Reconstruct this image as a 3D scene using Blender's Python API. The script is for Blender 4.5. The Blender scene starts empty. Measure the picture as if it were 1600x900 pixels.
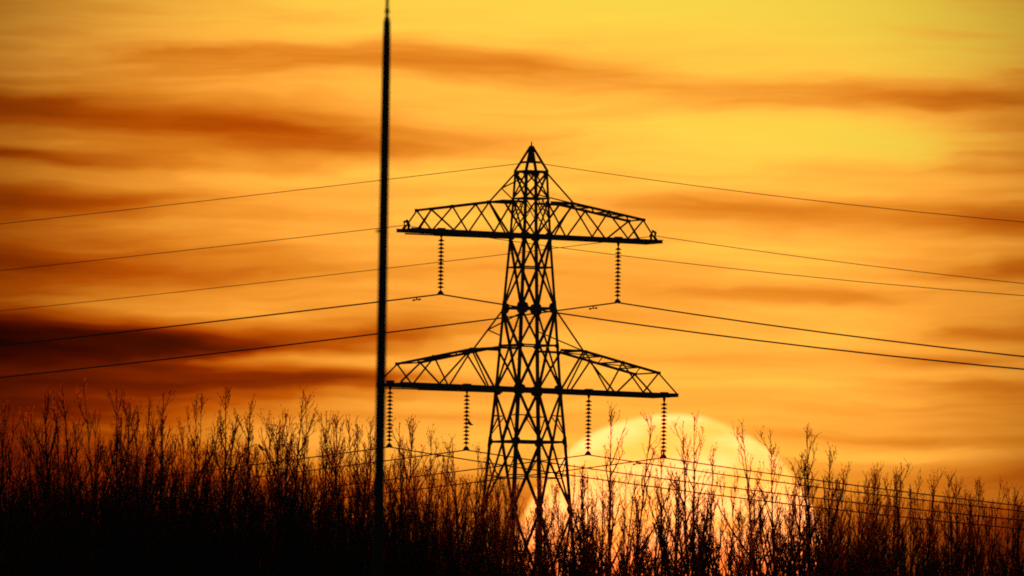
import bpy, math, random
import numpy as np
from mathutils import Vector, Matrix

random.seed(11)
R = math.radians
scene = bpy.context.scene
col = scene.collection

# ------------------------------------------------------------------ camera
FPX = 17600.0                      # focal length in photo pixels (1600 wide)
CAM_H = 1.7                        # eye height of the photographer
PITCH = 0.05 - 80.0 / FPX          # the camera looks slightly up
ROLL = 0.0140                      # slight tilt of the hand-held camera
TOWER_D = 528.0
cam_d = bpy.data.cameras.new('camera')
cam = bpy.data.objects.new('camera', cam_d)
col.objects.link(cam)
cam.location = (0, 0, CAM_H)
cam.rotation_euler = (Matrix.Rotation(math.pi / 2 + PITCH, 3, 'X') @ Matrix.Rotation(ROLL, 3, 'Z')).to_euler()
cam_d.sensor_width = 36.0
cam_d.lens = 36.0 * FPX / 1600.0
cam_d.clip_start = 1.0
cam_d.clip_end = 60000.0
cam_d.dof.use_dof = True
cam_d.dof.focus_distance = TOWER_D
cam_d.dof.aperture_fstop = 5.0
scene.camera = cam
CAMR = cam.rotation_euler.to_matrix()

def at(px, py, dist):
    """World point seen at photo pixel (px, py), at ground distance dist along +Y."""
    d = CAMR @ Vector(((px - 800) / FPX, (450 - py) / FPX, -1.0))
    return Vector((0, 0, CAM_H)) + d * (dist / d.y)

def proj(p):
    q = CAMR.transposed() @ (p - Vector((0, 0, CAM_H)))
    return 800 + FPX * q.x / -q.z, 450 - FPX * q.y / -q.z

# ------------------------------------------------------------------ sky
def lin(c):
    return tuple(((v / 255) / 12.92 if v / 255 <= 0.04045 else ((v / 255 + 0.055) / 1.055) ** 2.4) for v in c) + (1,)

def sky_uv(px, py):
    """photo pixel -> sky angle coordinates (same scale, roll removed)"""
    return px + ROLL * (py - 450), py - ROLL * (px - 800)

SUN_PX = (1046, 890)
SUN_R = 243.0
su_, sv_ = sky_uv(*SUN_PX)
SUN_AZ = (su_ - 800) / FPX
SUN_EL = PITCH - (sv_ - 450) / FPX

world = bpy.data.worlds.new('World')
scene.world = world
world.use_nodes = True
nt = world.node_tree
nt.nodes.clear()

def _sock(n, i, v):
    if hasattr(v, 'links'):
        nt.links.new(v, n.inputs[i])
    else:
        n.inputs[i].default_value = v

def M(op, a, b=0.0, c=0.0, clamp=False):
    n = nt.nodes.new('ShaderNodeMath')
    n.operation = op
    n.use_clamp = clamp
    _sock(n, 0, a); _sock(n, 1, b); _sock(n, 2, c)
    return n.outputs[0]

def smooth(v, lo, hi):
    n = nt.nodes.new('ShaderNodeMapRange')
    n.interpolation_type = 'SMOOTHSTEP'
    _sock(n, 0, v)
    n.inputs[1].default_value = lo; n.inputs[2].default_value = hi
    return n.outputs[0]

def noise(vec, detail=4, rough=0.55):
    n = nt.nodes.new('ShaderNodeTexNoise')
    n.inputs['Scale'].default_value = 1.0
    n.inputs['Detail'].default_value = detail
    n.inputs['Roughness'].default_value = rough
    nt.links.new(vec, n.inputs['Vector'])
    return n.outputs[0]

def comb(x, y, z=0.0):
    n = nt.nodes.new('ShaderNodeCombineXYZ')
    _sock(n, 0, x); _sock(n, 1, y); _sock(n, 2, z)
    return n.outputs[0]

tc = nt.nodes.new('ShaderNodeTexCoord')
sep = nt.nodes.new('ShaderNodeSeparateXYZ')
nt.links.new(tc.outputs['Generated'], sep.inputs[0])
az = M('ARCTAN2', sep.outputs[0], sep.outputs[1])
el = M('ARCSINE', sep.outputs[2])
U = M('MULTIPLY_ADD', az, FPX, 800.0)
V = M('MULTIPLY_ADD', el, -FPX, 450.0 + FPX * PITCH)

# drifting, ragged cirrus: warp, then stretch the noise sideways
w1 = noise(comb(M('DIVIDE', U, 520.0), M('DIVIDE', V, 160.0), 3.1), 3)
w2 = noise(comb(M('DIVIDE', U, 160.0), M('DIVIDE', V, 55.0), 7.7), 3)
warp = M('ADD', M('MULTIPLY', M('SUBTRACT', w1, 0.5), 72.0), M('MULTIPLY', M('SUBTRACT', w2, 0.5), 18.0))
Vw = M('ADD', V, warp)
Uw = M('ADD', U, M('MULTIPLY', M('SUBTRACT', w2, 0.5), 220.0))
n1 = noise(comb(M('DIVIDE', Uw, 620.0), M('DIVIDE', Vw, 62.0), 0.0), 5, 0.5)
n2 = noise(comb(M('DIVIDE', Uw, 260.0), M('DIVIDE', Vw, 20.0), 11.0), 4, 0.5)

PW = comb(Uw, Vw, 0.0)
def gauss_sub(t, x, y, sx, sy, a):
    """t minus a soft elliptical cloud bank centred on sky direction (x, y)"""
    u0, v0 = sky_uv(x, y)
    q = nt.nodes.new('ShaderNodeVectorMath'); q.operation = 'MULTIPLY_ADD'
    nt.links.new(PW, q.inputs[0])
    q.inputs[1].default_value = (1.0 / sx, 1.0 / sy, 0.0); q.inputs[2].default_value = (-u0 / sx, -v0 / sy, 0.0)
    d = nt.nodes.new('ShaderNodeVectorMath'); d.operation = 'DOT_PRODUCT'
    nt.links.new(q.outputs[0], d.inputs[0]); nt.links.new(q.outputs[0], d.inputs[1])
    e = M('POWER', 0.36788, d.outputs['Value'])
    return M('MULTIPLY_ADD', e, -a, t)

# brightness t of the evening sky: falls off away from the glow above the sun
gu, gv = sky_uv(930, 300)
du = M('MULTIPLY_ADD', U, 1 / 1000.0, -gu / 1000.0)
dv = M('MULTIPLY_ADD', V, 1 / 1500.0, -gv / 1500.0)
r2 = M('ADD', M('MULTIPLY', du, du), M('MULTIPLY', dv, dv))
t = M('SUBTRACT', 0.825, M('MULTIPLY', M('MINIMUM', r2, 2.0), 0.12))
t = M('ADD', t, M('MULTIPLY', M('SUBTRACT', n1, 0.5), 0.42))
t = M('ADD', t, M('MULTIPLY', M('SUBTRACT', n2, 0.5), 0.20))
BANDS = [  # cirrus banks: x, y, half-width, half-height, depth
    (-120, 690, 560, 200, .36), (-160, 420, 520, 190, .22), (1700, 420, 280, 360, .10), (420, 610, 280, 55, .12),
    (40, 168, 310, 34, .27), (340, 188, 280, 26, .14), (480, 214, 250, 27, .23), (770, 205, 170, 17, .12),
    (90, 247, 260, 19, .22), (80, 306, 260, 20, .20), (480, 342, 220, 16, .12),
    (120, 398, 340, 30, .17), (330, 430, 200, 18, .10), (60, 532, 340, 30, .32), (380, 530, 250, 23, .26), (630, 512, 170, 24, .24), (160, 560, 280, 18, .14),
    (260, 592, 420, 23, .24), (520, 584, 150, 14, .15), (60, 640, 300, 34, .12),
    (640, 94, 400, 34, .14), (330, 94, 220, 26, .09), (880, 110, 160, 18, .08),
    (1350, 152, 290, 24, .10), (1080, 138, 210, 26, .08), (1530, 162, 200, 26, .08),
    (1290, 332, 360, 27, .20), (1570, 352, 190, 22, .14), (1570, 425, 200, 22, .19), (1110, 330, 150, 16, .09),
    (1270, 464, 210, 13, .19), (1100, 548, 250, 16, .12), (1440, 551, 110, 12, .14), (1540, 512, 130, 14, .13), (920, 500, 200, 22, .08), (700, 440, 200, 22, .08),
    (1570, 603, 130, 13, .17), (1520, 640, 230, 20, .14), (1420, 686, 260, 12, .16), (1580, 740, 240, 22, .14), (770, 655, 180, 12, .06), (880, 440, 200, 20, .06), (1050, 420, 170, 16, .06),
    (430, 556, 210, 12, -.16), (1290, 216, 300, 26, -.17), (1360, 712, 180, 11, -.07), (1050, 20, 520, 44, -.10), (350, 670, 220, 34, -.12), (830, 340, 220, 60, -.04), (300, 270, 240, 18, -.06), (1150, 400, 220, 20, -.05), (1200, 590, 240, 16, -.05)]
for x, y, sx, sy, a in BANDS:
    t = gauss_sub(t, x, y, sx, sy, a)
# thicker air towards the horizon reddens the sky
t = M('SUBTRACT', t, M('MULTIPLY', smooth(V, 670.0, 880.0), 0.52))

ramp = nt.nodes.new('ShaderNodeValToRGB')
cr = ramp.color_ramp
stops = [(0.0, (30, 3, 0)), (0.15, (84, 16, 0)), (0.30, (138, 40, 0)), (0.45, (192, 84, 4)),
         (0.60, (228, 133, 32)), (0.75, (248, 172, 60)), (0.88, (255, 200, 72)), (1.0, (255, 220, 78))]
while len(cr.elements) < len(stops):
    cr.elements.new(0.5)
for e, (p, c) in zip(cr.elements, stops):
    e.position = p; e.color = lin(c)
nt.links.new(t, ramp.inputs[0])
# the glowing openings are over-exposed in red
boost = nt.nodes.new('ShaderNodeVectorMath'); boost.operation = 'MULTIPLY'
nt.links.new(ramp.outputs[0], boost.inputs[0])
nt.links.new(comb(M('MULTIPLY_ADD', smooth(t, 0.55, 0.85), 0.20, 1.0), 1.0, 1.0), boost.inputs[1])

def mixc(f, a, b):
    n = nt.nodes.new('ShaderNodeMix')
    n.data_type = 'RGBA'
    _sock(n, 0, f); _sock(n, 6, a); _sock(n, 7, b)
    return n.outputs[2]

# clear openings high up turn from orange to a cooler yellow
high = smooth(M('ADD', V, M('MULTIPLY', U, -0.10)), 130.0, -160.0)
high = M('MAXIMUM', high, gauss_sub(0.0, 1330, 218, 330, 42, -0.9))
olive = mixc(M('MULTIPLY', M('MULTIPLY', high, smooth(t, 0.62, 0.84)), 0.92), boost.outputs[0], lin((244, 212, 72)))
# lens vignette painted into the sky colour: dimmer away from mid-frame
gu2, gv2 = sky_uv(850, 430)
fa = M('MULTIPLY_ADD', U, 1 / 960.0, -gu2 / 960.0)
fb = M('MULTIPLY_ADD', V, 1 / 1000.0, -gv2 / 1000.0)
fr = M('ADD', M('MULTIPLY', fa, fa), M('MULTIPLY', fb, fb))
vignette = M('SUBTRACT', 1.0, M('MULTIPLY', smooth(fr, 0.22, 1.15), 0.62))
fs = nt.nodes.new('ShaderNodeVectorMath'); fs.operation = 'SCALE'
nt.links.new(olive, fs.inputs[0]); nt.links.new(vignette, fs.inputs[3])
olive = fs.outputs[0]
# the low sun, swollen by haze and thin cloud, redder towards its foot
sdu = M('MULTIPLY_ADD', U, 1.0, -su_)
sdv = M('MULTIPLY_ADD', V, 1.0, -sv_)
sr = M('SQRT', M('ADD', M('MULTIPLY', sdu, sdu), M('MULTIPLY', sdv, sdv)))
n3 = noise(comb(M('DIVIDE', U, 150.0), M('DIVIDE', V, 55.0), 21.0), 3)
suncol = mixc(smooth(n3, 0.34, 0.66), (2.1, .69, .10, 1), (2.8, .93, .27, 1))
suncol = mixc(smooth(V, 780.0, 925.0), suncol, (2.2, .26, .018, 1))
disc = smooth(M('ADD', sr, M('MULTIPLY', M('SUBTRACT', w2, 0.5), 8.0)), SUN_R + 6.0, SUN_R - 6.0)
glow = M('EXPONENT', M('MULTIPLY', M('MAXIMUM', M('SUBTRACT', sr, SUN_R), 0.0), -1 / 150.0))
sky1 = mixc(M('MULTIPLY', glow, 0.24), olive, (1.3, .46, .040, 1))
sky1 = mixc(M('MULTIPLY', disc, 0.92), sky1, suncol)

# away from the sunset the ordinary dusk sky takes over
nish = nt.nodes.new('ShaderNodeTexSky')
nish.sky_type = 'NISHITA'
nish.sun_disc = False
nish.sun_elevation = max(SUN_EL, R(0.5))
nish.sun_rotation = SUN_AZ
nish.dust_density = 4.0
sc_ = nt.nodes.new('ShaderNodeVectorMath'); sc_.operation = 'SCALE'
nt.links.new(nish.outputs[0], sc_.inputs[0]); sc_.inputs[3].default_value = 0.05
sky2 = mixc(smooth(sr, 2500.0, 9000.0), sky1, sc_.outputs[0])
bg = nt.nodes.new('ShaderNodeBackground')
nt.links.new(sky2, bg.inputs[0])
bg.inputs[1].default_value = 1.0
wo = nt.nodes.new('ShaderNodeOutputWorld')
nt.links.new(bg.outputs[0], wo.inputs[0])
world.cycles.sampling_method = 'MANUAL'
world.cycles.sample_map_resolution = 2048

# ------------------------------------------------------------------ sun and exposure
sun_d = bpy.data.lights.new('sun', 'SUN')
sun_d.energy = 4.8
sun_d.angle = R(0.6)
sun_d.color = (1.0, 0.36, 0.10)
sun = bpy.data.objects.new('sun', sun_d)
col.objects.link(sun)
sdir = Vector((math.sin(SUN_AZ) * math.cos(SUN_EL), math.cos(SUN_AZ) * math.cos(SUN_EL), math.sin(SUN_EL)))
sun.rotation_euler = sdir.to_track_quat('Z', 'Y').to_euler()
sun.location = (20, 40, 30)
vs = scene.view_settings
vs.view_transform = 'Standard'; vs.look = 'None'
vs.exposure = 0.0; vs.gamma = 1.0; vs.use_curve_mapping = False
scene.cycles.max_bounces = 1
scene.cycles.diffuse_bounces = 1
scene.cycles.glossy_bounces = 1
scene.cycles.use_denoising = False
scene.cycles.use_adaptive_sampling = True
scene.cycles.adaptive_threshold = 0.02
scene.cycles.pixel_filter_type = 'BLACKMAN_HARRIS'
scene.cycles.filter_width = 1.9

# ------------------------------------------------------------------ materials
def material(name, c0, c1, scale, rough, metal=0.0, bump=0.0):
    m = bpy.data.materials.new(name)
    m.use_nodes = True
    n = m.node_tree.nodes; l = m.node_tree.links
    b = n['Principled BSDF']
    tcn = n.new('ShaderNodeTexCoord')
    nz = n.new('ShaderNodeTexNoise'); nz.inputs['Scale'].default_value = scale; nz.inputs['Detail'].default_value = 5
    l.new(tcn.outputs['Object'], nz.inputs['Vector'])
    rp = n.new('ShaderNodeValToRGB')
    rp.color_ramp.elements[0].position = 0.35; rp.color_ramp.elements[1].position = 0.68
    rp.color_ramp.elements[0].color = (*c0, 1); rp.color_ramp.elements[1].color = (*c1, 1)
    l.new(nz.outputs[0], rp.inputs[0]); l.new(rp.outputs[0], b.inputs['Base Color'])
    b.inputs['Roughness'].default_value = rough
    b.inputs['Metallic'].default_value = metal
    if bump:
        bp = n.new('ShaderNodeBump'); bp.inputs['Strength'].default_value = bump; bp.inputs['Distance'].default_value = 0.02
        l.new(nz.outputs[0], bp.inputs['Height']); l.new(bp.outputs[0], b.inputs['Normal'])
    return m

MAT = {
    'steel': material('weathered_galvanised_steel', (.10, .095, .09), (.17, .165, .16), 3.0, .75, .0, .2),
    'paint': material('dark_painted_steel', (.035, .036, .036), (.06, .06, .058), 6.0, .6, 0, .1),
    'glass': material('brown_glazed_porcelain', (.06, .022, .012), (.10, .04, .02), 8.0, .35),
    'wire': material('aluminium_conductor', (.10, .10, .10), (.16, .16, .16), 4.0, .7),
    'bark': material('bark', (.035, .026, .018), (.085, .066, .05), 9.0, .95, 0, .4),
    'twig': material('twig_bark', (.03, .018, .011), (.065, .04, .026), 6.0, .95),
    'bird': material('dark_feathers', (.015, .015, .016), (.03, .03, .03), 30.0, .8),
    'cloth': material('faded_plastic', (.03, .03, .03), (.06, .06, .06), 12.0, .7),
    'ground': material('winter_meadow', (.035, .032, .016), (.075, .07, .035), .25, 1.0, 0, .6),
}

def shoot_material():
    """thin young shoots and bud scales: let the low sun through, tinted red to imitate bloom"""
    m = bpy.data.materials.new('bloom_red_shoots'); m.use_nodes = True
    n = m.node_tree.nodes; l = m.node_tree.links; n.clear()
    tcn = n.new('ShaderNodeTexCoord'); nz = n.new('ShaderNodeTexNoise'); nz.inputs['Scale'].default_value = 1.3
    l.new(tcn.outputs['Object'], nz.inputs['Vector'])
    rp = n.new('ShaderNodeValToRGB'); rp.color_ramp.elements[0].position = .3; rp.color_ramp.elements[1].position = .7
    rp.color_ramp.elements[0].color = (.26, .045, .010, 1); rp.color_ramp.elements[1].color = (.46, .095, .022, 1)  # red bloom around backlit twigs is put into this colour
    l.new(nz.outputs[0], rp.inputs[0])
    tl = n.new('ShaderNodeBsdfTranslucent'); df = n.new('ShaderNodeBsdfDiffuse'); mx = n.new('ShaderNodeMixShader')
    l.new(rp.outputs[0], tl.inputs[0]); df.inputs[0].default_value = (.05, .025, .015, 1)
    mx.inputs[0].default_value = .75; l.new(df.outputs[0], mx.inputs[1]); l.new(tl.outputs[0], mx.inputs[2])
    o = n.new('ShaderNodeOutputMaterial'); l.new(mx.outputs[0], o.inputs[0])
    return m
MAT['shoot'] = shoot_material()

# ------------------------------------------------------------------ helpers
def link(name, verts, faces, mat, parent=None, smooth_=False):
    me = bpy.data.meshes.new(name)
    me.from_pydata([tuple(v) for v in verts], [], faces)
    me.materials.append(MAT[mat])
    if smooth_:
        me.polygons.foreach_set('use_smooth', [True] * len(me.polygons))
    me.update()
    o = bpy.data.objects.new(name, me)
    col.objects.link(o)
    o.parent = parent
    return o

def empty(name, loc, rz=0.0):
    o = bpy.data.objects.new(name, None)
    col.objects.link(o)
    o.location = loc; o.rotation_euler = (0, 0, rz)
    o.empty_display_size = 0.5
    return o

def tag(o, label=None, cat=None, group=None, kind=None):
    if label: o['label'] = label
    if cat: o['category'] = cat
    if group: o['group'] = group
    if kind: o['kind'] = kind
    return o

class MB:
    def __init__(self): self.v = []; self.f = []
    def add(self, v, f):
        k = len(self.v)
        self.v += [tuple(p) for p in v]; self.f += [tuple(i + k for i in q) for q in f]
    def angle(self, a, b, size, th=None, up=(0, 0, 1), flip=1):
        """rolled steel angle (L section) from a to b"""
        a = Vector(a); b = Vector(b); d = (b - a).normalized(); up = Vector(up)
        if abs(d.dot(up)) > .95: up = Vector((1, 0, 0))
        x = d.cross(up).normalized() * flip; y = x.cross(d).normalized() * flip
        th = th or max(size * .22, .012); s = size; h = s * .5
        prof = [(-h, -h), (h, -h), (h, -h + th), (-h + th, -h + th), (-h + th, h), (-h, h)]
        self.add([p + x * u + y * w for p in (a, b) for u, w in prof],
                 [(i, (i + 1) % 6, (i + 1) % 6 + 6, i + 6) for i in range(6)] + [(0, 5, 4, 3, 2, 1), (6, 7, 8, 9, 10, 11)])
    def channel(self, a, b, h, w):
        """U channel lying on its side from a to b, h tall, w wide"""
        a = Vector(a); b = Vector(b); d = (b - a).normalized()
        y = Vector((0, 0, 1)); x = d.cross(y).normalized(); y = x.cross(d); t_ = .018
        pr = [(-w / 2, -h / 2), (w / 2, -h / 2), (w / 2, -h / 2 + t_), (-w / 2 + t_, -h / 2 + t_),
              (-w / 2 + t_, h / 2 - t_), (w / 2, h / 2 - t_), (w / 2, h / 2), (-w / 2, h / 2)]
        self.add([p + x * u + y * q for p in (a, b) for u, q in pr],
                 [(i, (i + 1) % 8, (i + 1) % 8 + 8, i + 8) for i in range(8)] + [tuple(range(7, -1, -1)), tuple(range(8, 16))])
    def box(self, c, s, rot=None):
        c = Vector(c)
        vs_ = [Vector((x * s[0] / 2, y * s[1] / 2, z * s[2] / 2)) for x in (-1, 1) for y in (-1, 1) for z in (-1, 1)]
        if rot is not None: vs_ = [rot @ p for p in vs_]
        self.add([c + p for p in vs_], [(0, 1, 3, 2), (4, 6, 7, 5), (0, 4, 5, 1), (2, 3, 7, 6), (0, 2, 6, 4), (1, 5, 7, 3)])
    def plate(self, pts, n, th):
        """flat plate: polygon pts thickened by th along n"""
        n = Vector(n).normalized() * th / 2; k = len(pts)
        self.add([Vector(p) - n for p in pts] + [Vector(p) + n for p in pts],
                 [tuple(range(k - 1, -1, -1)), tuple(range(k, 2 * k))] + [(i, (i + 1) % k, (i + 1) % k + k, i + k) for i in range(k)])
    def tube(self, pts, rad, n=6):
        pts = [Vector(p) for p in pts]
        if not hasattr(rad, '__len__'): rad = [rad] * len(pts)
        vs_ = []
        for i, p in enumerate(pts):
            d = (pts[min(i + 1, len(pts) - 1)] - pts[max(i - 1, 0)]).normalized()
            u = d.cross(Vector((0, 0, 1)) if abs(d.z) < .9 else Vector((1, 0, 0))).normalized(); w = d.cross(u)
            vs_ += [p + (u * math.cos(2 * math.pi * k / n) + w * math.sin(2 * math.pi * k / n)) * rad[i] for k in range(n)]
        fs = [(i * n + k, i * n + (k + 1) % n, (i + 1) * n + (k + 1) % n, (i + 1) * n + k) for i in range(len(pts) - 1) for k in range(n)]
        fs += [tuple(range(n - 1, -1, -1)), tuple((len(pts) - 1) * n + k for k in range(n))]
        self.add(vs_, fs)
    def lathe(self, prof, n=12, c=(0, 0, 0)):
        c = Vector(c)
        vs_ = [c + Vector((r * math.cos(2 * math.pi * k / n), r * math.sin(2 * math.pi * k / n), z)) for r, z in prof for k in range(n)]
        fs = [(i * n + k, i * n + (k + 1) % n, (i + 1) * n + (k + 1) % n, (i + 1) * n + k) for i in range(len(prof) - 1) for k in range(n)]
        fs += [tuple(range(n - 1, -1, -1)), tuple((len(prof) - 1) * n + k for k in range(n))]
        self.add(vs_, fs)
    def build(self, name, mat, parent=None, smooth_=False):
        return link(name, self.v, self.f, mat, parent, smooth_)

# ------------------------------------------------------------------ ground
gm = MB()
xs = [-25000, -6000, -1500, -500, -250, -120, -60, 0, 60, 120, 250, 500, 1500, 6000, 25000]
ys = [-4000, -800, -200, -50, 0, 50, 120, 200, 300, 400, 480, 560, 650, 800, 1200, 3000, 9000, 28000]
gv_ = []
for y in ys:
    for x in xs:
        gv_.append((x, y, 0.0))
nx = len(xs)
gm.add(gv_, [(j * nx + i, j * nx + i + 1, (j + 1) * nx + i + 1, (j + 1) * nx + i) for j in range(len(ys) - 1) for i in range(nx - 1)])
tag(gm.build('ground', 'ground'), 'dark winter meadow under the trees', None, None, 'structure')

# ------------------------------------------------------------------ lattice tower
S = TOWER_D / FPX                              # metres per photo pixel at the tower
TH = R(28.0)                                   # cross arms turned away from the picture plane
ax = at(828.5, 369, TOWER_D)
Z_ARM = ax.z
def zz(py): return Z_ARM + (369 - py) * S      # height of a photo row at the tower
LEGS = [(268, 19.5), (369, 24.3), (482, 31.3), (610, 38.8), (691, 45.2), (800, 52.8), (1330, 88.0)]
PY0 = 369 + Z_ARM / S                          # ground row
def half(py):
    for (a, ra), (b, rb) in zip(LEGS, LEGS[1:]):
        if py <= b: return (ra + (rb - ra) * (py - a) / (b - a)) * S
    return LEGS[-1][1] * S
ARM_TILT = 0.008
tower = empty('transmission_tower', (ax.x, TOWER_D, 0), TH)
tag(tower, 'tall steel lattice pylon with two cross arms standing among bare trees', 'pylon')
TW = Matrix.Translation((ax.x, TOWER_D, 0)) @ Matrix.Rotation(TH, 4, 'Z')
CORN = [(-1, -1), (1, -1), (1, 1), (-1, 1)]    # y = -1 is the face towards the camera
def corner(k, py):
    h = half(py); sx, sy = CORN[k % 4]
    return Vector((sx * h, sy * h, zz(py)))
def member(name, a, b, size, parent=tower, flip=1, **kw):
    m = MB(); m.angle(a, b, size * 1.32, flip=flip, **kw)
    return m.build(name, 'steel', parent)

# four legs, in one run each from the ground to the top ring
for k in range(4):
    lm = MB()
    lv = [py for py, _ in LEGS[:-1]] + [PY0]
    for i, (pa, pb) in enumerate(zip(lv, lv[1:])):
        sz = [.115, .125, .135, .145, .155, .17][i]
        sx, sy = CORN[k]
        a, b = corner(k, pa), corner(k, pb)
        th = sz * .2
        pr = [(0, 0), (-sz, 0), (-sz, -th), (-th, -th), (-th, -sz), (0, -sz)]
        if sx * sy < 0: pr = pr[::-1]
        lm.add([p + Vector((sx * u, sy * w, 0)) for p in (a, b) for u, w in pr],
               [(j, (j + 1) % 6, (j + 1) % 6 + 6, j + 6) for j in range(6)] + [tuple(range(5, -1, -1)), tuple(range(6, 12))])
    leg = lm.build('leg', 'steel', tower)
    fb = MB(); c = corner(k, PY0)
    fb.box((c.x, c.y, .05), (.9, .9, .5))
    fb.build('footing', 'steel', leg)
    if k in (0, 2):
        sb = MB()
        for i in range(110):
            py = 300 + i * 8.5
            if py > PY0 - 90: break
            c = corner(k, py); sgn = 1 if i % 2 else -1
            if sgn > 0: sb.tube([c, c + Vector((CORN[k][0] * .16, 0, 0))], .011, 5)
            else: sb.tube([c, c + Vector((0, CORN[k][1] * .16, 0))], .011, 5)
        tag(sb.build('step_bolts', 'steel', leg), kind='stuff')

# bracing on the four faces
RINGS = [268, 310, 418, 482, 540, 691, 930, 1130]
for k in range(4):
    inset = lambda v: Vector((v.x * .985, v.y * .985, v.z))
    def cn(j, py): return inset(corner(k + j, py))
    def mid(py): return (cn(0, py) + cn(1, py)) / 2
    for py in RINGS:
        sz = .075 if py in (268, 482, 691) else .055
        member('horizontal_brace', cn(0, py), cn(1, py), sz)
    for py in (268, 369, 482, 610, 691, 930): pass
    for pa, pb, sz in ((268, 310, .06), (310, 369, .06), (369, 482, .075), (482, 610, .08)):
        if pa == 310:   # many small crosses under the top ring
            member('diagonal_brace', cn(0, 310), cn(1, 369), .05)
            member('diagonal_brace', cn(1, 310), cn(0, 369), .05, flip=-1)
            member('diagonal_brace', mid(310), cn(0, 345), .035)
            member('diagonal_brace', mid(310), cn(1, 345), .035, flip=-1)
        else:
            member('diagonal_brace', cn(0, pa), cn(1, pb), sz)
            member('diagonal_brace', cn(1, pa), cn(0, pb), sz, flip=-1)
    # V over inverted V below the lower arm
    for (pa, pb, up) in ((610, 691, 0), (691, 797, 1), (797, 930, 0), (930, 1030, 1), (1030, 1130, 0), (1130, PY0 - 6, 1)):
        for j in (0, 1):
            a, b = (mid(pa), cn(j, pb)) if up else (cn(j, pa), mid(pb))
            member('diagonal_brace', a, b, .085, flip=1 if j else -1)
            m2 = a + (b - a) * .5
            pym = (pa + pb) / 2
            member('secondary_brace', m2, cn(j, pym), .04)
            if up: member('secondary_brace', m2, cn(j, pa + (pb - pa) * .18), .04)
            else: member('secondary_brace', m2, cn(j, pb - (pb - pa) * .10), .04)
    member('secondary_brace', mid(691) + (cn(0, 797) - mid(691)) * .53, mid(691) + (cn(1, 797) - mid(691)) * .53, .04)
    # gusset plates on the legs
    for py, w, hgt in ((271, .30, .24), (369, .34, .5), (482, .42, .72), (541, .26, .26), (610, .44, .66), (691, .26, .5), (797, .30, .6)):
        for j in (0, 1):
            c = corner(k + j, py); o = corner(k + 1 - j, py); d = (o - c).normalized()
            n = Vector((0, 0, 1)).cross(d)
            out = Vector(((corner(k, py) + corner(k + 1, py)) / 2).to_tuple()); out.z = 0; out = out.normalized() * .012
            up_ = (corner(k + j, py - 10) - c).normalized()
            m = MB()
            m.plate([c + out + up_ * hgt / 2, c + out + up_ * hgt * .28 + d * w * .8, c + out + d * w,
                     c + out - up_ * hgt * .28 + d * w * .8, c + out - up_ * hgt / 2], out, .014)
            m.build('gusset_plate', 'steel', tower)

# pyramid peak with the earth-wire bar
apex = Vector((0, 0, zz(228)))
for k in range(4):
    member('peak_leg', corner(k, 268), apex + Vector((CORN[k][0] * .04, CORN[k][1] * .04, 0)), .085)
m = MB(); m.lathe([(.05, -.62), (.10, -.5), (.09, -.2), (.05, 0), (.035, .05), (.03, .2), (.0, .22)], 8, apex); m.build('peak_cap', 'steel', tower)
pbar = [corner(k, 268) + (apex - corner(k, 268)) * .38 for k in range(4)]
for k in range(4): member('peak_brace', pbar[k], pbar[(k + 1) % 4], .05)
peak_clamp = Vector((0, 0, zz(253)))
m = MB(); m.box(peak_clamp + Vector((0, 0, .10)), (.10, .3, .26)); m.tube([peak_clamp + Vector((0, -.3, .02)), peak_clamp + Vector((0, .3, .02))], .05, 6)
m.build('earth_wire_clamp', 'steel', tower)

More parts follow.
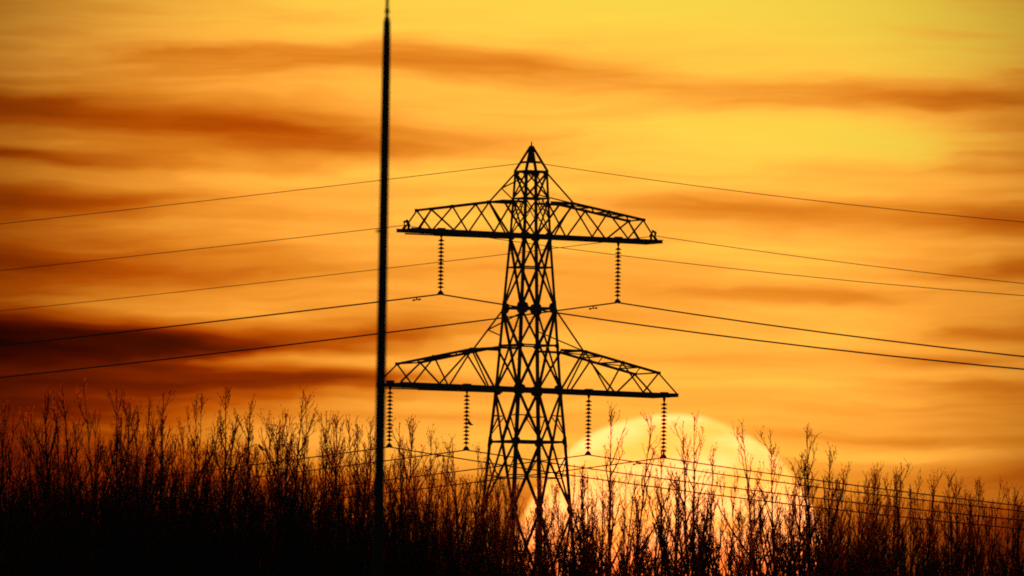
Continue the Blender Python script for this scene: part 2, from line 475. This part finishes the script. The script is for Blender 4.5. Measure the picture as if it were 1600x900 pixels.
def arm(sgn, py_b, L, tops_face, bots_face, tops_back, bots_back, chord, ring_py, tip_bracket, boxes):
    """one side of a cross arm; 'face' = the chord pair this side shows outermost"""
    h = half(py_b)
    ys_ = {'o': -sgn * -1, 'i': 0}
    def pt(a, y, hgt): return Vector((sgn * a * S, y, zz(py_b) + hgt * S - ARM_TILT * sgn * a * S))
    (a_tip, h_tip), (a_in, h_in) = chord
    def hc(a):
        if a >= a_in: return h_in + (h_tip - h_in) * (a - a_in) / (a_tip - a_in)
        return h_in
    yo, yi = -sgn * h, sgn * h          # outermost in view: right arm -> front, left arm -> back
    root_a = h / S
    bm_ = MB(); bm_.channel(pt(-0, yo, 0) if False else pt(root_a * .0, yo * 1.03, 0), pt(L, yo * 1.03, 0), .17, .09)
    bm_.channel(pt(0, yi * 1.03, 0), pt(L, yi * 1.03, 0), .17, .09)
    bm_.channel(pt(L, yo, -.5), pt(L, yi, -.5), .12, .07)
    ca = bm_.build('cross_arm', 'steel', tower)
    for y, tops, bots in ((yo, tops_face, bots_face), (yi, tops_back, bots_back)):
        member('arm_chord', pt(a_tip, y, h_tip), pt(a_in, y, h_in), .085, ca)
        member('arm_chord', pt(a_in, y, h_in), pt(root_a * .9, y, h_in), .085, ca)
        end_a = L - 12 if tip_bracket else L - 2
        member('arm_end_strut', pt(a_tip, y, h_tip), pt(end_a, y, 2), .055, ca)
        seq = sorted([(a, 1) for a in tops] + [(a, 0) for a in bots], reverse=True)
        for (a0, k0), (a1, k1) in zip(seq, seq[1:]):
            p0 = pt(a0, y, hc(a0) if k0 else 3); p1 = pt(a1, y, hc(a1) if k1 else 3)
            member('arm_diagonal', p0, p1, .06 if y == yo else .065, ca, flip=1 if k0 else -1)
        for a in tops:
            g = MB(); p = pt(a, y, hc(a)); g.box(p, (.22, .02, .14)); g.build('gusset_plate', 'steel', ca)
        # tie from the body ring down to the chord, with two short struts
        kb = [i for i, c in enumerate(CORN) if c[0] == sgn and c[1] * y > 0][0]
        top = corner(kb, ring_py + 4); low = pt(a_in, y, h_in)
        if y == yo:
            member('tie', top, low, .06, ca)
            md = top + (low - top) * .5
            kb2 = [i for i, c in enumerate(CORN) if c[0] == sgn and c[1] * y < 0][0]
            if sgn < 0:
                member('tie_strut', md, corner(kb2, ring_py + 9), .05, ca)
                member('tie_strut', md, corner(kb, ring_py + 42), .045, ca)
            else:
                member('tie_strut', low, corner(kb2, ring_py + 34), .045, ca)
        member('arm_diagonal', pt(root_a, y, 3), pt(a_in, y, h_in), .06, ca)
    # plan bracing between the two chord planes
    tn = np.linspace(a_tip, a_in, 5)
    for i in range(5):
        member('plan_brace', pt(tn[i], yo, hc(tn[i])), pt(tn[i], yi, hc(tn[i])), .05, ca)
        if i < 4:
            a0, a1 = (yo, yi) if i % 2 else (yi, yo)
            member('plan_brace', pt(tn[i], a0, hc(tn[i])), pt(tn[i + 1], a1, hc(tn[i + 1])), .04, ca)
    bn = np.linspace(L - 6, root_a, 6)
    for i in range(5):
        a0, a1 = (yo, yi) if i % 2 else (yi, yo)
        member('plan_brace', pt(bn[i], a0, -2), pt(bn[i + 1], a1, -2), .05, ca)
    # stepped flange plates under the beam and the boxes over each insulator
    for f0, f1 in ((.45, .93), (.1, .7)):
        g = MB()
        g.box((pt(L * (f0 + f1) / 2, yo * 1.03, -4.0)), (L * (f1 - f0) * S, .11, .06)); g.build('flange_plate', 'steel', ca)
    res = []
    for a in boxes:
        g = MB(); g.channel(pt(a, -h * 1.03, -1), pt(a, h * 1.03, -1), .12, .16)
        g.box(pt(a, 0, 3.2), (.34, .22, .17)); g.box(pt(a, 0, -3), (.10, .10, .2))
        g.build('hanger_box', 'steel', ca)
        res.append(pt(a, 0, -5))
    tip = None
    if tip_bracket:
        g = MB(); b0 = pt(206, yo, 2)
        for dx in (-.0, .0):
            g.tube([b0 + Vector((sgn * -.10, 0, 0)), b0 + Vector((sgn * -.14, 0, .22)), b0 + Vector((sgn * -.02, 0, .42)), b0 + Vector((sgn * .12, 0, .36)), b0 + Vector((sgn * .10, 0, .18))], [.05, .07, .08, .065, .04], 6)
        g.tube([b0 + Vector((sgn * .05, 0, .22)), b0 + Vector((sgn * .22, 0, 0))], .035, 5)
        g.build('tip_bracket', 'steel', ca)
        tip = b0 + Vector((sgn * .1, 0, .2))
    return res, tip

hang = {}
FO, BO = [188, 125, 61], [161, 97, 30]
FI, BI = [188, 110, 46], [208, 148, 77]
h_, tipL = arm(-1, 369, 223, FO, BO, FI, BI, ((188, 33), (61, 52)), 268, True, [157]); hang['tl'] = h_[0]
h_, tipR = arm(1, 369, 223, FO, BO, FI, BI, ((188, 33), (64, 53)), 268, True, [157]); hang['tr'] = h_[0]
FO, BO = [211, 146, 80], [184, 120, 48]
FI, BI = [211, 130], [245, 177, 95]
h_, _ = arm(-1, 610, 247, FO, BO, FI, BI, ((211, 34), (77, 63)), 482, False, [243, 108]); hang['bl'], hang['bl2'] = h_
h_, _ = arm(1, 610, 247, FO, BO, FI, BI, ((211, 34), (77, 63)), 482, False, [243, 108]); hang['br'], hang['br2'] = h_

# ------------------------------------------------------------------ insulator strings
def disc_mesh():
    m = MB(); m.lathe([(.035, .075), (.068, .07), (.075, .035), (.11, .022), (.152, -.012), (.158, -.03), (.12, -.024), (.09, -.034), (.06, -.026), (.03, -.08)], 12)
    me = bpy.data.meshes.new('disc'); me.from_pydata(m.v, [], m.f); me.materials.append(MAT['glass'])
    me.polygons.foreach_set('use_smooth', [True] * len(me.polygons)); return me
DISC = disc_mesh()
hm = MB(); hm.tube([(0, 0, .06), (0, 0, -.18)], .028, 6); hm.box((0, 0, -.06), (.09, .05, .12))
hang_me = hm
CL_Z = -.24 - 13 * .182 - .10
def insulator(key, label):
    p = TW @ hang[key]
    root = empty('insulator_string', p, TH)
    tag(root, label, 'insulator', 'insulator strings hanging from the pylon arms')
    h = MB(); h.tube([(0, 0, .08), (0, 0, -.2)], .028, 6); h.box((0, 0, -.05), (.09, .06, .14)); h.build('hanger', 'steel', root)
    for i in range(13):
        o = bpy.data.objects.new('disc', DISC); col.objects.link(o); o.parent = root; o.location = (0, 0, -.26 - i * .182)
    c = MB()
    c.tube([(0, 0, CL_Z + .16), (0, 0, CL_Z)], .03, 6)
    c.plate([(0, -.06, CL_Z + .10), (0, .06, CL_Z + .10), (0, .26, CL_Z - .05), (0, .2, CL_Z - .09), (0, -.2, CL_Z - .09), (0, -.26, CL_Z - .05)], (1, 0, 0), .09)
    c.build('suspension_clamp', 'steel', root)
    return TW @ (hang[key] + Vector((0, 0, CL_Z - .07)))
INS = {
    'tl': insulator('tl', 'ribbed insulator string hanging from the left half of the upper cross arm'),
    'tr': insulator('tr', 'ribbed insulator string hanging from the right half of the upper cross arm'),
    'bl': insulator('bl', 'ribbed insulator string at the left tip of the lower arm, beside the slim mast'),
    'bl2': insulator('bl2', 'ribbed insulator string with a small dark scrap caught halfway, left of the pylon body'),
    'br2': insulator('br2', 'ribbed insulator string of the lower arm just right of the pylon body'),
    'br': insulator('br', 'ribbed insulator string at the right tip of the lower arm, in front of the sun'),
}
# dark scrap caught on one string
q = TW @ (hang['bl2'] + Vector((0, -.12, -1.45)))
m = MB()
Rz = Matrix.Rotation(TH, 3, 'Z')
prof = [(.04, .10), (.12, .02), (.22, -.09), (.32, -.16), (.18, -.17), (.06, -.13), (.02, -.02)]
m.plate([Rz @ Vector((x, 0.03 * math.sin(9 * x), z)) for x, z in prof], Rz @ Vector((0, 1, 0)), .05)
o = m.build('plastic_scrap', 'cloth'); o.location = q
tag(o, 'small dark pointed scrap caught on an insulator string left of the pylon', 'scrap')

# ------------------------------------------------------------------ wires
DIRR = Vector((math.sin(TH), -math.cos(TH), 0))     # the line runs towards the camera on the right
SPAN = 330.0
def wire(name, p0, yl, yr, rad, label, cat, group, dampers=()):
    """hang a sagging wire through the support p0; yl / yr: heights in the photo at its left and right border"""
    pts = []
    for sg, tx, ty in ((-1, 0, yl), (1, 1600, yr)):
        d = DIRR * sg
        lo, hi = 0.0, 250.0
        for _ in range(50):
            t_ = (lo + hi) / 2
            x = proj(p0 + d * t_)[0]
            if (x - tx) * sg < 0: lo = t_
            else: hi = t_
        a, b = -.3, .5
        for _ in range(50):
            s = (a + b) / 2
            z = -s * t_ * (1 - t_ / SPAN)
            if proj(p0 + d * t_ + Vector((0, 0, z)))[1] < ty: a = s
            else: b = s
        seg = [p0 + d * u + Vector((0, 0, -s * u * (1 - u / SPAN))) for u in [0, 1, 2.5, 5, 8, 12, 16, 20, 25, 30, 36, 42, 50, 60, 70, 85, 100, 120, 140, 165, 190, 220, 250, 290, 330]]
        pts.append(seg)
    line = pts[0][::-1] + pts[1][1:]
    m = MB(); m.tube(line, rad, 6)
    root = m.build(name, 'wire')
    tag(root, label, cat, group)
    for side, dist in dampers:
        s0, s1 = pts[side][0], pts[side][3]
        d = (s1 - s0).normalized(); c = s0 + d * dist
        e = MB(); e.box(c + Vector((0, 0, -.06)), (.06, .06, .16))
        e.tube([c - d * .28 + Vector((0, 0, -.12)), c + d * .28 + Vector((0, 0, -.12))], .022, 6)
        for k in (-1, 1):
            e.tube([c + d * k * .36 + Vector((0, 0, -.125)), c + d * k * .22 + Vector((0, 0, -.12))], .042, 8)
        e.build('vibration_damper', 'steel', root)
    return root
GC, GE = 'conductors carried by the pylon', 'earth wires carried by the pylon'
wire('earth_wire', TW @ peak_clamp, 350, 347, .017, 'thin wire running over the peak of the pylon, topmost of all', 'wire', GE)
wire('earth_wire', TW @ tipL, 423, 462, .017, 'thin wire from the left tip bracket of the upper arm', 'wire', GE)
wire('earth_wire', TW @ tipR, 486, 443, .017, 'thin wire from the right tip bracket of the upper arm', 'wire', GE)
wire('power_line', INS['tl'], 540, 577, .036, 'dark wire clamped under the left insulator of the upper arm', 'wire', GC, [(0, 2.4)])
wire('power_line', INS['tr'], 590, 557, .036, 'dark wire clamped under the right insulator of the upper arm', 'wire', GC, [(0, 2.4)])
wire('power_line', INS['bl'], 774, 827, .029, 'wire under the leftmost insulator of the lower arm, lowest on the right', 'wire', GC)
wire('power_line', INS['bl2'], 792, 813, .029, 'wire under the insulator with the caught scrap on the lower arm', 'wire', GC, [(0, 2.6)])
wire('power_line', INS['br2'], 815, 799, .029, 'wire under the lower insulator just right of the pylon body', 'wire', GC)
wire('power_line', INS['br'], 834, 791, .029, 'wire under the rightmost lower insulator, crossing the sun', 'wire', GC, [(0, 2.6)])

# ------------------------------------------------------------------ slim mast in front
MD = 160.0
ms = MD / FPX
b0 = at(595.4, 450, MD)
mast = empty('slim_mast', (b0.x, MD, 0))
mast.rotation_euler = (0, R(0.13), 0)
tag(mast, 'tall slim dark mast standing in front of the wires, left of the pylon', 'mast')
def mz(py): return at(600, py, MD).z
m = MB()
prof = [(.085, 0.0), (.085, .9), (.076, 1.0), (.074, mz(900)), (.070, mz(600)), (.064, mz(300)), (.060, mz(120)), (.055, mz(60)), (.050, mz(36)), (.036, mz(28)), (.023, mz(25))]
m.lathe(prof, 16); m.build('shaft', 'paint', mast, True)
m = MB(); m.lathe([(.021, mz(26)), (.021, mz(22)), (.033, mz(20)), (.033, mz(15)), (.022, mz(13)), (.0215, mz(12))], 12); m.build('collar', 'paint', mast, True)
m = MB(); m.lathe([(.0215, mz(13)), (.019, mz(-60)), (.012, mz(-140)), (.02, mz(-142)), (.02, mz(-146)), (.0, mz(-148))], 10); m.build('tip_rod', 'paint', mast, True)
m = MB(); m.lathe([(.2, 0), (.2, .03), (.11, .035), (.09, .12)], 16); m.build('base_flange', 'paint', mast)
m = MB(); m.box((-.075, 0, mz(361)), (.05, .03, .035)); m.tube([(-.06, 0, mz(361)), (-.11, -.01, mz(362))], .011, 6); m.build('cleat', 'paint', mast)

# ------------------------------------------------------------------ bare trees
rng = random.Random(5)
def grow(kind, seed, full=1.0):
    """returns (trunk MB, crown arrays) for a bare tree of unit design height 14 m"""
    r = random.Random(seed)
    V_, F_ = [], []
    thin = set()
    TV, TF = [], []
    def tube3(pts, rads, n, VV, FF):
        base = len(VV)
        for i, p in enumerate(pts):
            q = pts[i + 1] if i + 1 < len(pts) else p
            o_ = pts[i - 1] if i else p
            dx, dy, dz = q[0] - o_[0], q[1] - o_[1], q[2] - o_[2]
            L = math.sqrt(dx * dx + dy * dy + dz * dz) or 1
            dx /= L; dy /= L; dz /= L
            if abs(dz) < .95: ux, uy, uz = dy, -dx, 0.0
            else: ux, uy, uz = 0.0, dz, -dy
            L = math.sqrt(ux * ux + uy * uy + uz * uz); ux /= L; uy /= L; uz /= L
            wx, wy, wz = dy * uz - dz * uy, dz * ux - dx * uz, dx * uy - dy * ux
            for k in range(n):
                c, s = math.cos(2 * math.pi * k / n), math.sin(2 * math.pi * k / n)
                VV.append((p[0] + rads[i] * (c * ux + s * wx), p[1] + rads[i] * (c * uy + s * wy), p[2] + rads[i] * (c * uz + s * wz)))
        for i in range(len(pts) - 1):
            for k in range(n):
                FF.append((base + i * n + k, base + i * n + (k + 1) % n, base + (i + 1) * n + (k + 1) % n, base + (i + 1) * n + k))
    def path(p, d, L, n, wob, lift):
        pts = [p]; d = list(d)
        for i in range(n):
            d[0] += r.uniform(-wob, wob); d[1] += r.uniform(-wob, wob); d[2] += lift
            q_ = math.sqrt(sum(x * x for x in d)); d = [x / q_ for x in d]
            p = (p[0] + d[0] * L / n, p[1] + d[1] * L / n, p[2] + d[2] * L / n); pts.append(p)
        return pts, d
    def lerp(pts, f):
        f *= len(pts) - 1; i = min(int(f), len(pts) - 2); f -= i
        a, b = pts[i], pts[i + 1]
        return tuple(a[j] + (b[j] - a[j]) * f for j in range(3)), tuple(b[j] - a[j] for j in range(3))
    def off(d, ang):
        L = math.sqrt(sum(x * x for x in d)); d = Vector([x / L for x in d])
        a = r.uniform(0, 2 * math.pi)
        u = d.orthogonal().normalized(); w = d.cross(u)
        v = d * math.cos(ang) + (u * math.cos(a) + w * math.sin(a)) * math.sin(ang)
        return tuple(v)
    def bud(p, d, s):
        """two crossed thin scales"""
        a = r.uniform(0, 3.14)
        for q in (a, a + 1.57):
            b = len(V_); w = s * .6; cx, cy = w * math.cos(q), w * math.sin(q)
            V_.extend([(p[0] - d[0] * s, p[1] - d[1] * s, p[2] - d[2] * s), (p[0] + cx, p[1] + cy, p[2]),
                       (p[0] + d[0] * s * 1.5, p[1] + d[1] * s * 1.5, p[2] + d[2] * s * 1.5), (p[0] - cx, p[1] - cy, p[2])])
            thin.add(len(F_)); F_.append((b, b + 1, b + 2, b + 3))
    def shoot(p, q, w):
        """thin flat shoot"""
        b = len(V_); a = r.uniform(0, 3.14); cx, cy = w * math.cos(a), w * math.sin(a)
        V_.extend([(p[0] - cx, p[1] - cy, p[2]), (p[0] + cx, p[1] + cy, p[2]), (q[0] + cx * .6, q[1] + cy * .6, q[2]), (q[0] - cx * .6, q[1] - cy * .6, q[2])])
        thin.add(len(F_)); F_.append((b, b + 1, b + 2, b + 3))
    def twigs(pts, L, den, tl, f0=.15):
        n = max(2, int(L * den))
        for i in range(n):
            f = f0 + (1 - f0) * (i + r.random()) / n
            p, d = lerp(pts, min(f, .999))
            dd = off(d, r.uniform(.35, .8)); dd = (dd[0], dd[1], dd[2] + .35)
            l = tl * r.uniform(.4, 1.1)
            q = (p[0] + dd[0] * l, p[1] + dd[1] * l, p[2] + dd[2] * l)
            shoot(p, q, .0105)
            bud(q, (dd[0] * .8, dd[1] * .8, dd[2] * .8), r.uniform(.02, .038))
            if r.random() < .5:
                h = r.uniform(.35, .8); bud(tuple(p[j] + (q[j] - p[j]) * h for j in range(3)), (0.3, 0, .9), r.uniform(.016, .028))
    def branch(p, d, L, rad, level):
        n = 6 if level == 1 else 4
        pts, _ = path(p, d, L, n, .11 if level == 1 else .15, .13 if level == 1 else .11)
        rads = [max(rad * (1 - .85 * i / n), .0065) for i in range(n + 1)]
        tube3(pts, rads, 4 if level == 1 else 3, V_, F_)
        if level == 1:
            m_ = max(3, int(L * 2.7 * full))
            for i in range(m_):
                f = .30 + .68 * (i + r.random()) / m_
                q, dd = lerp(pts, f)
                branch(q, off(dd, r.uniform(.3, .65)), (.28 + .6 * L * (1 - f)) * r.uniform(.5, 1.1), max(rad * .5, .0115), 2)
            twigs(pts, L, 2.6, .20, .45)
        else:
            twigs(pts, L, 4.6, .19)
    H = 14.0
    dens, spread = r.uniform(1.6, 2.2), r.uniform(.40, .58)
    if kind == 'leader': stems = [((0, 0, 0), (r.uniform(-.04, .04), r.uniform(-.04, .04), 1), H, .11)]
    elif kind == 'twin':
        a = r.uniform(0, 6.28); k1 = r.uniform(.05, .11)
        stems = [((-.12 * math.cos(a), -.12 * math.sin(a), 0), (-k1 * math.cos(a), -k1 * math.sin(a), 1), H, .10),
                 ((.12 * math.cos(a), .12 * math.sin(a), 0), (k1 * math.cos(a), k1 * math.sin(a), 1), H * r.uniform(.84, .96), .09)]
        dens *= .75
    else:
        stems = []
        n_ = r.choice((5, 6, 7))
        for k in range(n_):
            a = 2 * math.pi * k / n_ + r.random()
            q_ = r.uniform(.04, .24)
            stems.append(((.2 * math.cos(a), .2 * math.sin(a), 0), (q_ * math.cos(a), q_ * math.sin(a), 1), H * r.uniform(.78, 1.0), .07))
        dens *= .42
    for (p, d, h, rad) in stems:
        pts, dl = path(p, d, h, 16, .025, .015)
        rads = [max(rad * (1 - i / 16) ** .85, .009) for i in range(17)]
        tube3(pts, rads, 6, TV, TF)
        nb = int(h * dens * full)
        for i in range(nb):
            g = (i + r.random()) / nb
            f = .26 + .71 * g
            q, dd = lerp(pts, f)
            rest = h * (1 - f)
            L = min(.30 + rest * spread, 4.0) * r.uniform(.45, 1.15)
            branch(q, off(dd, r.uniform(.30, .68)), L, min(.013 + rest * .0068, .055), 1)
        twigs(pts[-5:], h * .25, 9, .22, .0)
    def mk(name, VV, FF, mat):
        me = bpy.data.meshes.new(name)
        va = np.array(VV, dtype=np.float32)
        me.from_pydata(VV, [], FF); me.materials.append(MAT[mat]); me.update()
        if name == 'crown':
            me.materials.append(MAT['shoot'])
            me.polygons.foreach_set('material_index', [1 if k in thin else 0 for k in range(len(FF))])
        return me
    return mk('trunk', TV, TF, 'bark'), mk('crown', V_, F_, 'twig'), max(V_, key=lambda v: v[2])

KINDS = ['leader', 'leader', 'leader', 'twin', 'twin', 'clump', 'clump', 'leader', 'clump', 'twin', 'clump', 'leader']
VAR = [grow(k, 100 + i * 7, .75 if i in (2, 7) else 1.0) for i, k in enumerate(KINDS)]
NT = 0
def tree(px, py, dist, var, label, group='bare trees in the row below the pylon', wide=1.0, name='bare_tree', rot=None):
    global NT
    NT += 1
    tr, cr_, top = VAR[var]
    p = at(px, py, dist)
    rz = rng.uniform(0, 6.28) if rot is None else rot
    s = p.z / top[2]
    tx = (top[0] * math.cos(rz) - top[1] * math.sin(rz)) * s * wide      # a leaning stem: its foot stands off its tip
    root = empty(name, (p.x - tx, dist, 0), rz)
    root.scale = (s * wide, s * wide, s)
    tag(root, label, 'tree', group)
    for nm, me in (('trunk', tr), ('crown', cr_)):
        o = bpy.data.objects.new(nm, me); col.objects.link(o); o.parent = root
    return root

# crowns that can be told apart along the skyline: x, y of the tip, distance, design, label
SKY_TREES = [
    (8, 628, 380, 0, 'bare tree at the very left edge of the picture'),
    (38, 640, 600, 3, 'bare forked tree second from the left edge, faint against the sky'),
    (72, 610, 365, 1, 'bare single-stemmed tree third from the left edge'),
    (98, 606, 400, 7, 'bare single-stemmed tree fourth from the left edge, beside the tallest clump'),
    (132, 598, 385, 5, 'tallest bare clump on the far left, highest tips of the row'),
    (158, 607, 372, 4, 'forked bare tree right of the tallest clump on the far left'),
    (186, 626, 410, 2, 'slender bare tree left of the bright gap on the left'),
    (236, 640, 395, 6, 'low spreading bare tree beside the bright gap on the left'),
    (268, 606, 370, 0, 'bare tree with a single tall spiky tip, right of the left gap'),
    (310, 622, 392, 8, 'many-stemmed bare tree between two tall spiky tips on the left'),
    (352, 607, 378, 1, 'bare tree with a tall spiky tip, left of the tree with the bird'),
    (398, 622, 402, 3, 'bare forked tree where the small dark bird sits'),
    (438, 640, 620, 9, 'faint bare forked tree behind the bird tree'),
    (468, 612, 374, 7, 'single-stemmed bare tree with a tall straight tip, left of the mast'),
    (497, 640, 398, 4, 'bare forked tree second to the left of the mast'),
    (530, 644, 420, 2, 'slender bare tree closest to the mast on its left'),
    (560, 650, 385, 6, 'spreading bare tree crossing just behind the mast on the left'),
    (618, 652, 410, 0, 'bare tree behind the leftmost lower insulator'),
    (645, 645, 640, 1, 'thin faint bare tree just right of the leftmost lower insulator'),
    (678, 662, 395, 3, 'bare forked tree under the middle of the left lower arm'),
    (712, 676, 405, 7, 'bare tree left of the insulator with the scrap'),
    (748, 690, 400, 2, 'slender bare tree between the scrap insulator and the pylon legs'),
    (796, 742, 390, 8, 'low many-stemmed bare tree in front of the left pylon leg'),
    (842, 752, 405, 5, 'low bare clump between the pylon legs'),
    (905, 735, 396, 9, 'low bare forked tree in front of the right pylon leg'),
    (948, 628, 640, 7, 'tall faint bare tree against the left part of the sun'),
    (1003, 640, 655, 2, 'thin faint bare tree rising across the middle of the sun'),
    (1032, 695, 380, 1, 'dark bare tree below the rightmost lower insulator'),
    (1062, 650, 600, 0, 'bare tree just right of the rightmost lower insulator'),
    (1092, 640, 650, 2, 'thin faint bare tree rising above the top of the sun'),
    (1120, 690, 385, 3, 'dark forked bare tree in the right half of the sun'),
    (1162, 654, 615, 7, 'slender bare tree over the right shoulder of the sun'),
    (1194, 664, 405, 0, 'bare tree with a bushy tip at the right shoulder of the sun'),
    (1228, 715, 392, 4, 'low bare forked tree at the right rim of the sun'),
    (1264, 660, 380, 1, 'tall feathery bare tree just right of the sun'),
    (1292, 690, 400, 9, 'forked bare tree right of the tall feathery one by the sun'),
    (1346, 736, 390, 7, 'bare tree midway between the sun and the right edge'),
    (1372, 724, 410, 3, 'forked bare tree left of the tall spiky tip on the right'),
    (1412, 716, 384, 0, 'bare tree with the highest spiky tip in the right quarter'),
    (1438, 732, 398, 6, 'spreading bare tree right of the highest spiky tip on the right'),
    (1475, 740, 402, 4, 'forked bare tree third from the right edge group'),
    (1496, 732, 388, 2, 'slender bare tree with thin tip near the right edge'),
    (1532, 742, 396, 1, 'bare tree with bushy tip second from the right edge'),
    (1578, 756, 404, 7, 'bare tree closest to the right edge of the picture'),
]
for x, y, d, v, lab in SKY_TREES:
    tree(x, y - (9 if x < 480 else 0), d, v, lab)

# crowded lower ranks: nothing tells these apart within a rank
def rank(n, x0, x1, y0, y1, d0, d1, label, group, kinds):
    for i in range(n):
        x = x0 + (x1 - x0) * (i + rng.uniform(.1, .9)) / n
        f = (x - x0) / (x1 - x0)
        y = y0 + (y1 - y0) * f + rng.uniform(-26, 26)
        tree(x, y, rng.uniform(d0, d1), rng.choice(kinds), label, group, rng.uniform(.85, 1.15))
ALL = list(range(12)) + [5, 6, 8, 10]
rank(40, -30, 585, 636, 668, 430, 505, 'bare tree in the crowded dark rank left of the mast, below the tall tips', 'crowded trees left of the mast', ALL)
rank(22, -30, 590, 700, 725, 300, 345, 'bare tree in the low black front rank left of the mast', 'front rank left of the mast', ALL)
rank(14, 605, 800, 700, 745, 420, 500, 'bare tree in the crowded rank between the mast and the pylon', 'crowded trees between mast and pylon', ALL)
rank(14, 605, 890, 755, 780, 310, 350, 'bare tree in the low front rank between the mast and the pylon', 'front rank between mast and pylon', ALL)
rank(19, 890, 1250, 742, 752, 360, 440, 'low bare tree in the crowded rank in front of the sun', 'crowded trees in front of the sun', ALL)
rank(7, 880, 1250, 785, 785, 300, 350, 'low bare tree in the dark front rank below the sun', 'front rank below the sun', ALL)
rank(30, 1240, 1630, 730, 772, 545, 640, 'low bare tree in the crowded rank right of the sun', 'crowded trees right of the sun', ALL)
rank(12, 1250, 1630, 765, 800, 310, 360, 'low bare tree in the front rank right of the sun', 'front rank right of the sun', ALL)

# ------------------------------------------------------------------ bird in a tree
bp = at(407, 699, 401)
bird = empty('bird', bp, R(10))
bird.scale = (.62, .62, .62)
tag(bird, 'small dark bird perched among the twigs left of the mast', 'bird')
m = MB()
def blob(c, r_, n=8):
    rings = []
    for i in range(1, 6):
        a = math.pi * i / 6; rings.append((math.sin(a), -math.cos(a)))
    b = len(m.v); vv = [(c[0], c[1], c[2] - r_[2])]
    for s_, z_ in rings:
        vv += [(c[0] + r_[0] * s_ * math.cos(2 * math.pi * k / n), c[1] + r_[1] * s_ * math.sin(2 * math.pi * k / n), c[2] + r_[2] * z_) for k in range(n)]
    vv.append((c[0], c[1], c[2] + r_[2]))
    ff = [(0, 1 + (k + 1) % n, 1 + k) for k in range(n)]
    for i in range(4): ff += [(1 + i * n + k, 1 + i * n + (k + 1) % n, 1 + (i + 1) * n + (k + 1) % n, 1 + (i + 1) * n + k) for k in range(n)]
    L_ = 1 + 5 * n; ff += [(L_, 1 + 4 * n + k, 1 + 4 * n + (k + 1) % n) for k in range(n)]
    m.add(vv, ff)
m.tube([(-.15, 0, .12), (-.13, 0, .13), (-.09, 0, .12), (-.04, 0, .05), (.03, 0, -.02), (.10, 0, -.08), (.16, 0, -.13), (.26, 0, -.17)],
       [.012, .045, .058, .075, .095, .07, .035, .02], 8)
m.build('body', 'bird', bird, True)
m = MB(); m.plate([(.08, .0, -.06), (.16, .03, -.10), (.33, .03, -.19), (.33, -.03, -.19), (.16, -.03, -.10)], (.4, 0, .9), .015); m.build('tail', 'bird', bird)
m = MB(); m.tube([(-.14, 0, .125), (-.20, 0, .115)], [.016, .003], 6); m.build('beak', 'bird', bird)
m = MB(); m.tube([(.02, .02, -.1), (.02, .02, -.17)], .006, 5); m.tube([(.02, -.02, -.1), (.02, -.02, -.17)], .006, 5); m.build('legs', 'bird', bird)

# ------------------------------------------------------------------ uncountable undergrowth at the foot of the trees
def thicket():
    r = random.Random(77)
    n = 5200
    P = []; Fc = []
    VV, FF = [], []
    for i in range(n):
        px = r.uniform(-60, 1660)
        left = max(0.0, min(1.0, (900 - px) / 500))
        d = r.uniform(285, 350) if r.random() < .5 else r.uniform(430, 500)
        topy = (790 if px < 600 else 790 + (px - 600) * .075) + r.uniform(-40, 90) ** 1 + (1 - left) * 30
        if r.random() > .07 + .75 * left: continue
        top = at(px, topy, d)
        p = Vector((top.x + r.uniform(-.8, .8), d + r.uniform(-.6, .6), max(0, top.z - r.uniform(3.5, 6.5))))
        lean = Vector((top.x, d, top.z)) - p
        pts = [p, p + lean * .4 + Vector((r.uniform(-.15, .15), r.uniform(-.15, .15), 0)), p + lean * .75 + Vector((r.uniform(-.12, .12), r.uniform(-.12, .12), 0)), p + lean]
        rad = [.022, .017, .012, .006]
        def tri(pts, rad):
            b = len(VV)
            for q, ra in zip(pts, rad):
                for k in range(3):
                    a = 2.0944 * k; VV.append((q.x + ra * math.cos(a), q.y + ra * math.sin(a), q.z))
            for i_ in range(len(pts) - 1):
                for k in range(3):
                    FF.append((b + i_ * 3 + k, b + i_ * 3 + (k + 1) % 3, b + i_ * 3 + 3 + (k + 1) % 3, b + i_ * 3 + 3 + k))
        tri(pts, rad)
        for k in range(13):
            f = r.uniform(.2, .98); j = min(int(f * 3), 2); g = f * 3 - j
            q = pts[j].lerp(pts[j + 1], g)
            e = q + Vector((r.uniform(-.35, .35), r.uniform(-.35, .35), r.uniform(.15, .6)))
            tri([q, e], [.010, .005])
    o = link('undergrowth', VV, FF, 'twig')
    tag(o, 'dense dark tangle of thin stems filling the foot of the wood', 'undergrowth', None, 'stuff')
thicket()
